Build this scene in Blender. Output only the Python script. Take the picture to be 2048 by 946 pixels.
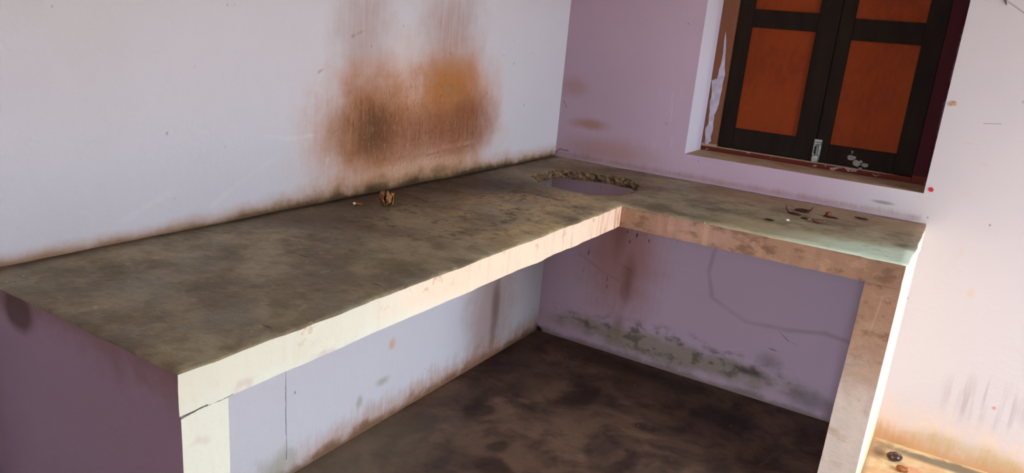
import bpy, bmesh, math, random
from mathutils import Vector, Matrix, noise as mnoise
from mathutils.geometry import delaunay_2d_cdt
random.seed(7)
for o in list(bpy.data.objects): bpy.data.objects.remove(o)
sc = bpy.context.scene
COL = sc.collection

# ------------------------------------------------------------------ camera
CAM = Vector((1.4391, -2.7801, 1.2992)); YAW, PITCH, ROLL, FPX = 0.5259, -0.2717, 0.0915, 1477.2
fw = Vector((-math.sin(YAW)*math.cos(PITCH), math.cos(YAW)*math.cos(PITCH), math.sin(PITCH)))
r0 = fw.cross(Vector((0, 0, 1))).normalized(); u0 = r0.cross(fw)
cr, sr = math.cos(ROLL), math.sin(ROLL)
rt = cr*r0 + sr*u0; upv = -sr*r0 + cr*u0
cam_d = bpy.data.cameras.new('camera'); cam_d.sensor_width = 36; cam_d.lens = FPX/2048*36
cam_d.clip_start = 0.02
cam = bpy.data.objects.new('camera', cam_d); COL.objects.link(cam)
m3 = Matrix((rt, upv, -fw)).transposed()
cam.matrix_world = Matrix.Translation(CAM) @ m3.to_4x4()
sc.camera = cam
def at(px, py, axis, val):
    """photo pixel -> point on the plane axis=val that the thing touches"""
    d = fw + rt*((px-1024)/FPX) - upv*((py-473)/FPX)
    return CAM + d*((val-CAM[axis])/d[axis])

# ------------------------------------------------------------------ world, light, exposure
SKY = 32.0
ROOM_X, ROOM_Y, ROOM_Z = 3.6, -4.2, 2.8
DOOR_Y0, DOOR_Y1, DOOR_Z = -2.08, -0.42, 2.10
FWX0, FWX1, FWZ0, FWZ1 = 1.25, 1.72, .0, 1.9         # second doorway, added behind the viewer to light the wall under the counter
w = bpy.data.worlds.new('sky'); sc.world = w; w.use_nodes = True
bgn = w.node_tree.nodes['Background']
bgn.inputs[0].default_value = (0.80, 0.95, 1.09, 1); bgn.inputs[1].default_value = SKY
pl = bpy.data.lights.new('doorway_daylight_portal', 'AREA'); pl.shape = 'RECTANGLE'
pl.size = DOOR_Z; pl.size_y = DOOR_Y1-DOOR_Y0; pl.cycles.is_portal = True
po = bpy.data.objects.new('doorway_daylight_portal', pl); COL.objects.link(po)
po.location = (ROOM_X+0.1, (DOOR_Y0+DOOR_Y1)/2, DOOR_Z/2); po.rotation_euler = (0, math.pi/2, 0)
pl2 = bpy.data.lights.new('front_fill_daylight_portal', 'AREA'); pl2.shape = 'RECTANGLE'
pl2.size = FWX1-FWX0; pl2.size_y = FWZ1-FWZ0; pl2.cycles.is_portal = True
po2 = bpy.data.objects.new('front_fill_daylight_portal', pl2); COL.objects.link(po2)
po2.location = ((FWX0+FWX1)/2, ROOM_Y-.1, (FWZ0+FWZ1)/2); po2.rotation_euler = (math.pi/2, 0, 0)
vs = sc.view_settings
vs.view_transform = 'Standard'; vs.look = 'None'; vs.gamma = 1; vs.use_curve_mapping = False
vs.exposure = -0.08

# ------------------------------------------------------------------ node helpers
def lin(c):
    return tuple(((v/255)/12.92 if v/255 <= .04045 else ((v/255+.055)/1.055)**2.4) for v in c)
class S:
    def __init__(s, g, k): s.g = g; s.k = k
    def __add__(s, o): return s.g.m('ADD', s, o)
    __radd__ = __add__
    def __sub__(s, o): return s.g.m('SUBTRACT', s, o)
    def __rsub__(s, o): return s.g.m('SUBTRACT', o, s)
    def __mul__(s, o): return s.g.m('MULTIPLY', s, o)
    __rmul__ = __mul__
    def __truediv__(s, o): return s.g.m('DIVIDE', s, o)
class G:
    """one procedural material"""
    def __init__(g, name, rough=.8, spec=.3):
        g.mat = bpy.data.materials.new(name); g.mat.use_nodes = True; g.nt = g.mat.node_tree
        g.b = g.nt.nodes['Principled BSDF']; g.b.inputs['Roughness'].default_value = rough
        g.b.inputs['Specular IOR Level'].default_value = spec
        geo = g.nt.nodes.new('ShaderNodeNewGeometry')
        sp = g.nt.nodes.new('ShaderNodeSeparateXYZ'); g.nt.links.new(geo.outputs['Position'], sp.inputs[0])
        g.pos = geo.outputs['Position']; g.x, g.y, g.z = (S(g, sp.outputs[i]) for i in range(3))
        sn = g.nt.nodes.new('ShaderNodeSeparateXYZ'); g.nt.links.new(geo.outputs['True Normal'], sn.inputs[0])
        g.nx, g.ny, g.nz = (S(g, sn.outputs[i]) for i in range(3))
    def put(g, v, sock):
        if isinstance(v, S): g.nt.links.new(v.k, sock)
        elif isinstance(v, (tuple, list)): sock.default_value = (*v, 1) if len(sock.default_value) == 4 and len(v) == 3 else v
        else: sock.default_value = v
    def m(g, op, a, b=None, c=None):
        n = g.nt.nodes.new('ShaderNodeMath'); n.operation = op
        g.put(a, n.inputs[0])
        if b is not None: g.put(b, n.inputs[1])
        if c is not None: g.put(c, n.inputs[2])
        return S(g, n.outputs[0])
    def abs(g, a): return g.m('ABSOLUTE', a)
    def mx(g, a, b): return g.m('MAXIMUM', a, b)
    def mn(g, a, b): return g.m('MINIMUM', a, b)
    def ss(g, v, lo, hi, a=0., b=1.):
        n = g.nt.nodes.new('ShaderNodeMapRange'); n.interpolation_type = 'SMOOTHSTEP'
        g.put(v, n.inputs[0])
        if lo > hi: lo, hi, a, b = hi, lo, b, a
        for i, q in enumerate((lo, hi, a, b)): n.inputs[i+1].default_value = q
        return S(g, n.outputs[0])
    def noise(g, sc_=1., det=4., rough=.55, stretch=(1, 1, 1), off=(0, 0, 0), dist=0.):
        mp = g.nt.nodes.new('ShaderNodeMapping'); g.nt.links.new(g.pos, mp.inputs[0])
        mp.inputs['Scale'].default_value = [v*sc_ for v in stretch]; mp.inputs['Location'].default_value = off
        n = g.nt.nodes.new('ShaderNodeTexNoise'); g.nt.links.new(mp.outputs[0], n.inputs['Vector'])
        n.inputs['Scale'].default_value = 1; n.inputs['Detail'].default_value = det
        n.inputs['Roughness'].default_value = rough; n.inputs['Distortion'].default_value = dist
        return S(g, n.outputs[0])
    def spots(g, sc_, thr, stretch=(1, 1, 1), off=(0, 0, 0), soft=.05, keep=.5):
        mp = g.nt.nodes.new('ShaderNodeMapping'); g.nt.links.new(g.pos, mp.inputs[0])
        mp.inputs['Scale'].default_value = [v*sc_ for v in stretch]; mp.inputs['Location'].default_value = off
        n = g.nt.nodes.new('ShaderNodeTexVoronoi'); g.nt.links.new(mp.outputs[0], n.inputs['Vector'])
        n.inputs['Scale'].default_value = 1
        sp = g.nt.nodes.new('ShaderNodeSeparateColor'); g.nt.links.new(n.outputs['Color'], sp.inputs[0])
        k = g.ss(S(g, sp.outputs[0]), keep, keep+.02)
        r = S(g, sp.outputs[1])*thr
        return g.ss(S(g, n.outputs['Distance'])-r, soft, 0)*k
    def blob(g, u, v, cu, cv, ru, rv, lo=.3, hi=1., warp=0., wn=None):
        a = (u-cu)/ru; b = (v-cv)/rv
        d = g.m('SQRT', a*a+b*b)
        if wn is not None: d = d+(wn-.5)*warp
        return g.ss(d, hi, lo)
    def line(g, u, v, pts, wd, soft=2.):
        """soft stroke along a polyline"""
        out = None
        for (a0, b0), (a1, b1) in zip(pts, pts[1:]):
            du, dv = a1-a0, b1-b0; L2 = du*du+dv*dv
            t = g.m('MULTIPLY_ADD', u, du/L2, (v*(dv/L2))-(a0*du+b0*dv)/L2)
            n = g.nt.nodes.new('ShaderNodeClamp'); g.put(t, n.inputs[0]); t = S(g, n.outputs[0])
            eu = u-a0-t*du; ev = v-b0-t*dv
            d = g.m('SQRT', eu*eu+ev*ev)
            out = d if out is None else g.mn(out, d)
        return g.ss(out, wd*soft, wd*.3)
    def mix(g, a, b, f):
        n = g.nt.nodes.new('ShaderNodeMix'); n.data_type = 'RGBA'; n.clamp_factor = True
        g.put(f, n.inputs[0]); g.put(a, n.inputs[6]); g.put(b, n.inputs[7])
        return S(g, n.outputs[2])
    def out(g, col, bumps=(), rough=None, metal=None):
        g.put(col, g.b.inputs['Base Color'])
        if rough is not None: g.put(rough, g.b.inputs['Roughness'])
        if metal is not None: g.b.inputs['Metallic'].default_value = metal
        prev = None
        for h, dist in bumps:
            n = g.nt.nodes.new('ShaderNodeBump'); n.inputs['Strength'].default_value = 1; n.inputs['Distance'].default_value = dist
            g.put(h, n.inputs['Height'])
            if prev: g.nt.links.new(prev, n.inputs['Normal'])
            prev = n.outputs[0]
        if prev: g.nt.links.new(prev, g.b.inputs['Normal'])
        return g.mat

H, T = .80, .0705
D1, D2, L, R, RB = .5833, .6366, 2.1978, 1.4009, 1.412
W1, W2 = .081, .0913
XL, XR, ZS, ZT = .557, 1.383, .899, 1.985
FD = .20                                             # depth of the window frame in the wall
LAV = (.600, .515, .615)

# ------------------------------------------------------------------ materials
def mat_wall_left(zone):
    g = G('lavender_limewash_left_'+zone, .85, .25); u, v = g.y, g.z
    n1 = g.noise(3, 4); n2 = g.noise(11, 5, .6); st = g.noise(1, 5, .65, (1, 75, 7)); st2 = g.noise(1, 4, .6, (1, 160, 14), (3, 3, 3))
    wsum = n2*.6+st*.4
    col = g.mix((.645, .615, .665), (.685, .655, .70), n1)
    col = g.mix(col, (.64, .60, .57), g.ss(g.noise(1.7, 3, .5, off=(5, 1, 2)), .5, .75)*.35)
    top = g.ss(v, .775, .80)                          # above the counter
    if zone == 'upper':
        # broad pinkish smoke halo above the stove place
        st3 = g.noise(1, 4, .7, (1, 240, 26), (1, 6, 2))
        fine = st*.5+st3*.5
        halo = g.blob(u, v, -.93, .92, .62, .44, .25, 1., .5, n2)*top
        col = g.mix(col, lin((222, 180, 158)), halo*.85)
        plume = g.blob(u, v, -.80, 1.26, .24, .36, .1, 1., .7, n2)*top
        plume2 = g.blob(u, v, -1.20, 1.24, .17, .30, .1, 1., .7, n2)*top
        col = g.mix(col, lin((158, 112, 92)), g.mx(plume*.6, plume2*.55)*g.ss(st, .2, .7, .5, 1))
        # right hand stain: ochre core, red-brown lower flank
        a = g.blob(u, v, -.75, 1.02, .33, .29, .25, 1., .6, wsum)*top
        col = g.mix(col, lin((190, 122, 78)), a*.85)
        a = g.blob(u, v, -.80, 1.09, .26, .17, .0, 1., .9, wsum)*top
        col = g.mix(col, lin((170, 110, 46)), a*.68)
        a = g.blob(u, v, -.68, .975, .25, .155, .2, 1., .8, wsum)*top
        col = g.mix(col, lin((112, 60, 36)), a*g.ss(fine, .36, .60, .4, 1)*.85)
        # left hand stain
        a = g.blob(u, v, -1.14, .985, .34, .26, .2, 1., .8, wsum)*top
        col = g.mix(col, lin((188, 124, 80)), a*.9)
        a = g.blob(u, v, -1.18, 1.0, .23, .17, .1, 1., .9, wsum)*top
        col = g.mix(col, lin((108, 66, 36)), a*g.ss(fine, .38, .58, .25, 1)*.9)
        a = g.blob(u, v, -1.13, .975, .13, .11, 0, 1., .9, wsum)*top
        col = g.mix(col, lin((70, 54, 34)), a*.75)
        a = g.blob(u, v, -.95, .965, .33, .12, .1, 1., .8, wsum)*top
        col = g.mix(col, lin((136, 84, 56)), a*g.ss(fine, .36, .6, .35, .95))
        # wiped pale streaks through the soot
        a = g.blob(u, v, -.95, .93, .55, .24, .4, 1.)*top
        col = g.mix(col, lin((214, 166, 132)), a*g.ss(st3, .55, .68)*.6)
        a = g.blob(u, v, -.92, .850, .40, .035, .3, 1., .9, wsum)*top
        col = g.mix(col, lin((224, 182, 154)), a*.6)
        a = g.blob(u, v, -.95, .94, .50, .22, .4, 1.)*top
        col = g.mix(col, lin((84, 50, 30)), a*g.ss(st3, .44, .30)*.85)
        st4 = g.noise(1, 3, .7, (1, 330, 60), (4, 4, 4))
        a = g.blob(u, v, -.95, .96, .48, .26, .4, 1., .6, n2)*top
        col = g.mix(col, lin((96, 56, 30)), a*g.ss(st4, .56, .66)*.75)
        sm = g.line(u, v+(n2-.5)*.01, ((-.98, .895), (-.80, .905), (-.62, .912)), .006)
        col = g.mix(col, lin((196, 146, 120)), sm*.4*g.ss(n2, .35, .6))
        col = g.mix(col, lin((86, 52, 36)), g.line(u, v+(n2-.5)*.01, ((-.90, .888), (-.75, .896), (-.66, .90)), .003)*.4*g.ss(n2, .42, .6))
        ov = g.mx(g.blob(u, v, -.80, 1.095, .02, .012, .2, 1., 1.2, n2), g.blob(u, v, -.80, 1.21, .012, .012, .2, 1., 1.2, n2))
        col = g.mix(col, lin((150, 130, 112)), ov*.7)
        ov = g.mx(g.line(u, v, ((-1.21, 1.26), (-1.25, 1.245)), .0035), g.line(u, v, ((-1.34, 1.165), (-1.37, 1.15)), .0035))
        col = g.mix(col, lin((112, 76, 58)), ov*.5*g.ss(n2, .40, .60))
        # small drips and flecks of soot
        col = g.mix(col, lin((96, 84, 84)), g.spots(1, .08, (1, 30, 20), (7, 1, 4), keep=.93)*.4)
        # grime rising from the counter joint
        rise = g.ss(u, -2.0, -1.2, .028, .06)+g.blob(u, v, -1.0, .8, .6, .5, .2, 1)*.03
        a = g.ss((v-.80)/rise+(n2*.8+st*.2-.5)*1.3, 1.15, -.1)*top
        col = g.mix(col, lin((178, 128, 88)), a*.85)
        a = g.ss((v-.80)/rise+(n2-.5)*1.3, .6, .0)*top
        col = g.mix(col, lin((112, 88, 58)), a*g.ss(u, -2.1, -1.3, .35, .8))
        a = g.ss((v-.80)/rise+(n2-.5)*.7, .28, .0)*top*g.ss(u, -2.1, -1.2, .2, 1)
        col = g.mix(col, lin((66, 50, 34)), a*.9)
        for cu, cv, ru, rv in ((-.82, .835, .07, .025), (-.70, .85, .012, .018), (-1.12, .82, .06, .012)):
            a = g.blob(u, v, cu, cv, ru, rv, .1, 1., 1.1, wsum)
            col = g.mix(col, lin((44, 32, 26)), a*.7*g.ss(n2, .35, .6))
        # faint trowel and crayon strokes
        wh = g.line(u, v, ((-1.29, 1.335), (-1.36, 1.15), (-1.43, 1.0)), .004)
        wh = g.mx(wh, g.line(u, v, ((-1.50, .945), (-1.62, .89), (-1.70, .845)), .005))
        wh = g.mx(wh, g.line(u, v, ((-1.38, .99), (-1.47, .985), (-1.56, 1.0)), .004))
        wh = g.mx(wh, g.line(u, v, ((-1.33, .92), (-1.345, .895)), .004))
        wh = g.mx(wh, g.line(u, v, ((-1.78, .90), (-1.86, .87), (-1.95, .83)), .006))
        col = g.mix(col, (.76, .73, .70), wh*.35*g.ss(n2, .38, .62))
    if zone == 'lower':
        # ---- below the counter
        low = g.ss(v, .74, .72)
        a = g.ss(v/.12+(wsum-.5)*1.8, 1.0, .0)*low*g.ss(u, -1.75, -1.2, .3, 1)
        col = g.mix(col, lin((176, 128, 98)), a*.85)
        a = g.ss(v/.05+(n2-.5)*1.8, .9, .1)*low
        col = g.mix(col, lin((110, 78, 52)), a*.85)
        a = g.blob(u, v, -.42, .2, .26, .42, .2, 1., .9, wsum)*low
        col = g.mix(col, lin((158, 110, 92)), a*.55)
        a = g.blob(u, v, -.38, .22, .05, .22, .1, 1., .9, wsum)*low
        col = g.mix(col, lin((104, 64, 40)), a*.6)
        a = g.blob(u, v, -1.06, .15, .05, .025, .2, 1., 1.2, n2)
        a = g.mx(a, g.blob(u, v, -1.17, .12, .02, .03, .2, 1., 1.2, n2))
        a = g.mx(a, g.blob(u, v, -1.50, .05, .12, .07, .1, 1., 1.4, n2))
        col = g.mix(col, lin((158, 156, 134)), a*.6)
        a = g.blob(u, v, -1.02, .27, .025, .03, .1, 1., 1., n2)
        col = g.mix(col, lin((214, 168, 142)), a*.7)
        cr_ = g.line(u+(n2-.5)*.01, v, ((-1.476, .55), (-1.474, .3), (-1.469, .06)), .0014, 1.4)
        col = g.mix(col, lin((70, 60, 60)), cr_*low*g.ss(n2, .35, .5, .35, .9))
        col = g.mix(col, lin((70, 58, 52)), g.spots(1, .09, (1, 26, 16), (2, 9, 4), keep=.92)*low*.6)
    return g.out(col, ((g.noise(22, 3, .62), .0035),))

def mat_wall_back(zone):
    g = G('lavender_limewash_back_'+zone, .85, .25); u, v = g.x, g.z
    n1 = g.noise(3, 4, off=(4, 0, 1)); n2 = g.noise(11, 5, .6); st = g.noise(1, 5, .65, (70, 1, 7)); wsum = n2*.6+st*.4
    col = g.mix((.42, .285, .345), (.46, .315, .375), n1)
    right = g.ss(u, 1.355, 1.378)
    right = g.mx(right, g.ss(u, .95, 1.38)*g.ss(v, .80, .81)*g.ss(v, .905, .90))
    col = g.mix(col, g.mix((.47, .405, .41), (.51, .437, .435), n1), right)  # part bleached limewash, part brighter light right of the window put into the colour
    if zone == 'upper':
        # above the counter, between corner and window
        hi = g.ss(v, .80, .82)*g.ss(u, 1.40, 1.38)
        a = g.blob(u, v, .145, .955, .13, .035, .1, 1., .9, wsum)
        a = g.mx(a, g.blob(u, v, .06, 1.10, .10, .06, .1, 1., .9, wsum)*.6)
        a = g.mx(a, g.blob(u, v, .25, .86, .30, .08, .1, 1., .9, wsum)*.6)
        col = g.mix(col, lin((158, 108, 84)), a*hi*.75)
        a = g.ss((v-.80)/.035+(wsum-.5)*1.9, 1., 0.)*hi
        col = g.mix(col, lin((140, 96, 74)), a*.75)
        a = g.ss((v-.80)/.012+(n2-.5)*1.5, 1., 0.)*hi
        col = g.mix(col, lin((72, 50, 38)), a*.8)
        a = g.blob(u, v, .47, .98, .10, .5, .2, 1.)*g.ss(g.noise(1, 4, .6, (150, 1, 6), (1, 2, 8)), .60, .68)
        col = g.mix(col, (.62, .54, .60), a*hi*.3)
        ck = g.line(u, v+(n2-.5)*.02, ((.0, .815), (.02, .835), (.06, .832)), .003, 1.5)
        ck = g.mx(ck, g.line(u, v, ((.015, 1.035), (.03, 1.01)), .002, 1.5))
        col = g.mix(col, lin((46, 30, 26)), ck*.55*g.ss(n2, .35, .55, .4, 1))
        a = g.blob(u, v, 1.27, .846, .05, .008, .2, 1., 1.2, n2)
        col = g.mix(col, lin((120, 118, 106)), a*.8)
    col = g.mix(col, lin((70, 48, 48)), g.spots(1, .09, (34, 1, 24), (2, 9, 4), keep=.92)*.55)
    if zone == 'lower':
        # ---- right of the counter
        a = g.ss(v/.22+(wsum-.5)*1.5, 1., -.1)*right
        col = g.mix(col, lin((216, 178, 146)), a*.8)
        a = g.ss(v/.10+(wsum-.5)*1.5, 1., 0.)*right
        col = g.mix(col, lin((176, 126, 78)), a*.85)
        a = g.blob(u, v, 1.70, .06, .3, .05, .2, 1., 1.1, n2)*right
        col = g.mix(col, lin((150, 140, 92)), a*.3)
        dr = g.ss(g.noise(1, 3, .55, (38, 1, 2.4), (3, 1, 7)), .50, .66)*g.blob(u, v, 1.70, .235, .18, .12, .3, 1., .5, st)
        col = g.mix(col, lin((160, 140, 138)), dr*right*.6)
    for cu, cv, ru, rv, k in ((1.585, .60, .02, .025, .55), (1.50, .92, .035, .012, .25), (1.53, 1.02, .03, .01, .22), (1.53, .73, .012, .03, .25), (1.47, 1.08, .03, .008, .35)):
        if (cv > .765) != (zone == 'upper'): continue
        a = g.blob(u, v, cu, cv, ru, rv, .1, 1., .9, n2)
        col = g.mix(col, lin((196, 156, 128)), a*right*k)
    if zone == 'lower':
        col = g.mix(col, lin((190, 90, 100)), g.blob(u, v, 1.734, .232, .008, .008, .3, 1., .9, n2)*.7)
    if zone == 'upper':
        th = g.line(u, v, ((1.474, 1.518), (1.50, 1.502), (1.535, 1.480), (1.6, 1.45)), .0022, 1.6)
        th = g.mx(th, g.line(u, v, ((1.50, 1.147), (1.545, 1.152)), .0015, 1.5))
        col = g.mix(col, lin((120, 104, 108)), th*.6)
    if zone == 'lower':
        # ---- under the counter
        low = g.ss(v, .735, .715)*g.ss(u, 1.40, 1.385)
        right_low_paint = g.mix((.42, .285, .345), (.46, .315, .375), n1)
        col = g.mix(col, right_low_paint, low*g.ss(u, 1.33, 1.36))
        a = g.blob(u, v, .36, .45, .26, .42, .2, 1., .8, wsum)*low
        col = g.mix(col, lin((150, 96, 78)), a*.7)
        a = g.blob(u, v, .40, .34, .05, .16, .1, 1., 1., wsum)
        a = g.mx(a, g.blob(u, v, .34, .55, .05, .2, .1, 1., 1., wsum)*.7)
        a = g.mx(a, g.blob(u, v, .385, .12, .04, .12, .1, 1., 1., wsum)*.7)
        col = g.mix(col, lin((106, 66, 46)), a*low*.6)
        fl = g.spots(1, .24, (70, 1, 20), (1, 5, 3), keep=.62)*g.blob(u, v, .36, .5, .28, .36, .3, 1.)
        col = g.mix(col, lin((60, 30, 22)), fl*low*.9)
        band = g.blob(u, v, .60, .085, .72, .075, .35, 1., 1.1, n2)
        col = g.mix(col, lin((126, 112, 82)), band*low*.7)
        a = g.ss(g.noise(1, 4, .6, (14, 1, 24), (2, 2, 2)), .48, .62)*g.blob(u, v, .62, .11, .68, .09, .35, 1., .9, n2)
        col = g.mix(col, lin((74, 64, 46)), a*low*.65)
        a = g.blob(u, v, .95, .105, .10, .03, .1, 1., 1., n2)
        a = g.mx(a, g.blob(u, v, 1.01, .165, .07, .05, .1, 1., .9, n2)*.5)
        col = g.mix(col, lin((62, 56, 44)), a*low*.8)
        a = g.ss(v/.035+(n2-.5)*1.6, 1., .1)*low
        col = g.mix(col, lin((104, 86, 66)), a*.7)
        a = g.blob(u, v, 1.18, .06, .16, .06, .2, 1., 1., n2)*low
        col = g.mix(col, lin((92, 82, 72)), a*.55)
        tr = g.line(u, v, ((.735, .55), (.725, .46), (.755, .36), (.81, .335), (.90, .30), (1.05, .31), (1.18, .335), (1.28, .325)), .0055, 2.6)
        tr = g.mx(tr, g.line(u, v, ((.17, .40), (.30, .345), (.36, .33)), .005)*.7)
        tr = g.mx(tr, g.line(u, v, ((.36, .40), (.41, .385)), .005))
        col = g.mix(col, lin((84, 68, 66)), tr*low*.27*g.ss(n2, .3, .6, .3, 1))
        tk = g.line(u, v, ((1.02, .30), (1.06, .27), (1.10, .262)), .0016, 1.4)
        tk = g.mx(tk, g.line(u, v, ((1.00, .22), (1.05, .215), (1.075, .205)), .0016, 1.4))
        col = g.mix(col, lin((40, 34, 34)), tk*low*g.ss(n2, .4, .55))
        hole = g.blob(u, v, .0, .0, .035, .03, .5, 1., .5, n2)
        col = g.mix(col, (.01, .008, .007), hole)
    if zone == 'upper':
        # ---- window recess: white reveal, dusty ledge
        rec = g.ss(g.y, .004, .006)
        col = g.mix(col, g.mix((.66, .60, .68), (.58, .50, .60), g.ss(g.y+(n2-.5)*.05, .12, .17)), rec)
        ledge = rec*g.ss(g.nz, .6, .8)
        col = g.mix(col, g.mix(lin((150, 112, 82)), lin((168, 138, 112)), g.ss(n2, .35, .65)), ledge)
    return g.out(col, ((g.noise(22, 3, .62), .0016),))

def mat_plain_wall():
    g = G('lavender_limewash', .85, .25)
    col = g.mix((.56, .48, .55), (.60, .52, .58), g.noise(2.5, 4))
    return g.out(col, ((g.noise(16, 4, .5), .0035),))

def mat_ceiling():
    g = G('whitewashed_ceiling', .9, .2)
    return g.out(g.mix((.52, .49, .47), (.58, .55, .53), g.noise(2, 4)), ((g.noise(20, 4), .003),))

def mat_top():
    g = G('worn_cement_top', .62, .35); x, y = g.x, g.y
    n1 = g.noise(4, 5, .6); n2 = g.noise(13, 5, .62); n3 = g.noise(45, 4, .6); ns = g.noise(1, 5, .6, (30, 13, 13), (2, 3, 1))
    col = g.mix(lin((134, 119, 92)), lin((166, 148, 117)), n1)
    a = g.ss(g.noise(6.5, 5, .6, off=(2, 6, 3)), .42, .62)
    col = g.mix(col, lin((96, 80, 60)), a*.75)
    col = g.mix(col, lin((96, 82, 62)), g.ss(n2, .45, .68)*.45)
    col = g.mix(col, lin((124, 114, 96)), g.ss(g.noise(5, 4, .6, off=(8, 3, 1)), .45, .65)*g.ss(y, -.9, -1.5)*.75)     # greyer far end
    col = g.mix(col, lin((186, 158, 114)), g.ss(g.noise(6, 4, .6, off=(1, 7, 1)), .40, .62)*g.blob(x, y, .45, -.95, .32, .6, .3, 1)*.9)  # light near the inner corner put into the colour as paler tan
    col = g.mix(col, lin((84, 70, 52)), g.ss(n3, .46, .66)*.28)
    col = g.mix(col, lin((176, 158, 128)), g.ss(g.noise(26, 5, .65, off=(5, 5, 5)), .58, .70)*.4)
    # grease and soot by the stove place
    a = g.blob(x, y, .02, -.95, .30, .80, .15, 1., .9, n2)
    col = g.mix(col, lin((58, 42, 32)), a*.85)
    a = g.blob(x, y, .22, -.72, .24, .30, .1, 1., 1.2, n2)
    col = g.mix(col, lin((62, 44, 34)), a*.75)
    a = g.blob(x, y, .16, -1.45, .22, .14, .1, 1., 1.3, n2)
    col = g.mix(col, lin((74, 54, 42)), a*.7)
    a = g.ss(n3*.5+n2*.5, .52, .60)*g.blob(x, y, .28, -1.0, .36, .8, .3, 1)
    col = g.mix(col, lin((52, 38, 30)), a*.55)
    a = g.ss(x+(n2-.5)*.06, .06, .0)
    col = g.mix(col, lin((52, 40, 30)), a*.7*g.ss(y, -2.2, -1.4, .6, 1))
    # right hand run: rusty near the wall, daylight on its front end painted pale tan and green
    a = g.ss(x, .6, .8)*g.ss(y+(n2-.5)*.12, -.34, -.10)
    col = g.mix(col, lin((140, 106, 76)), a*.75)
    a = g.ss(x, .5, .62)*g.ss(y+(ns-.5)*.12, -.40, -.52)*g.ss(x, .75, 1.0)
    col = g.mix(col, lin((176, 160, 122)), a*.7)
    a = g.ss(x+(n2-.5)*.15, .95, 1.30)*g.ss(y+(n2-.5)*.12+(x-1.2)*-.25, -.44, -.56)
    col = g.mix(col, lin((196, 208, 184)), a*.85)
    # rust-coloured dirt around the hole
    a = g.blob(x, y, .28, -.22, .42, .24, .2, 1., .8, n2)
    col = g.mix(col, lin((104, 76, 58)), a*.7)
    col = g.mix(col, lin((48, 34, 28)), g.spots(1, .17, (9, 34, 1), (3, 5, 1), keep=.80)*.6)
    col = g.mix(col, lin((50, 34, 26)), g.spots(1, .14, (14, 60, 1), (1, 8, 1), keep=.72)*g.ss(x, .6, .75)*.7)
    col = g.mix(col, lin((190, 176, 150)), g.spots(1, .11, (24, 30, 1), (6, 2, 1), keep=.88)*.7)
    col = g.mix(col, lin((204, 200, 180)), g.spots(1, .08, (55, 55, 1), (6, 6, 1), keep=.93)*.8)
    return g.out(col, ((g.noise(20, 4, .7), .006),), rough=g.ss(n2, .3, .7, .5, .75))

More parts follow.
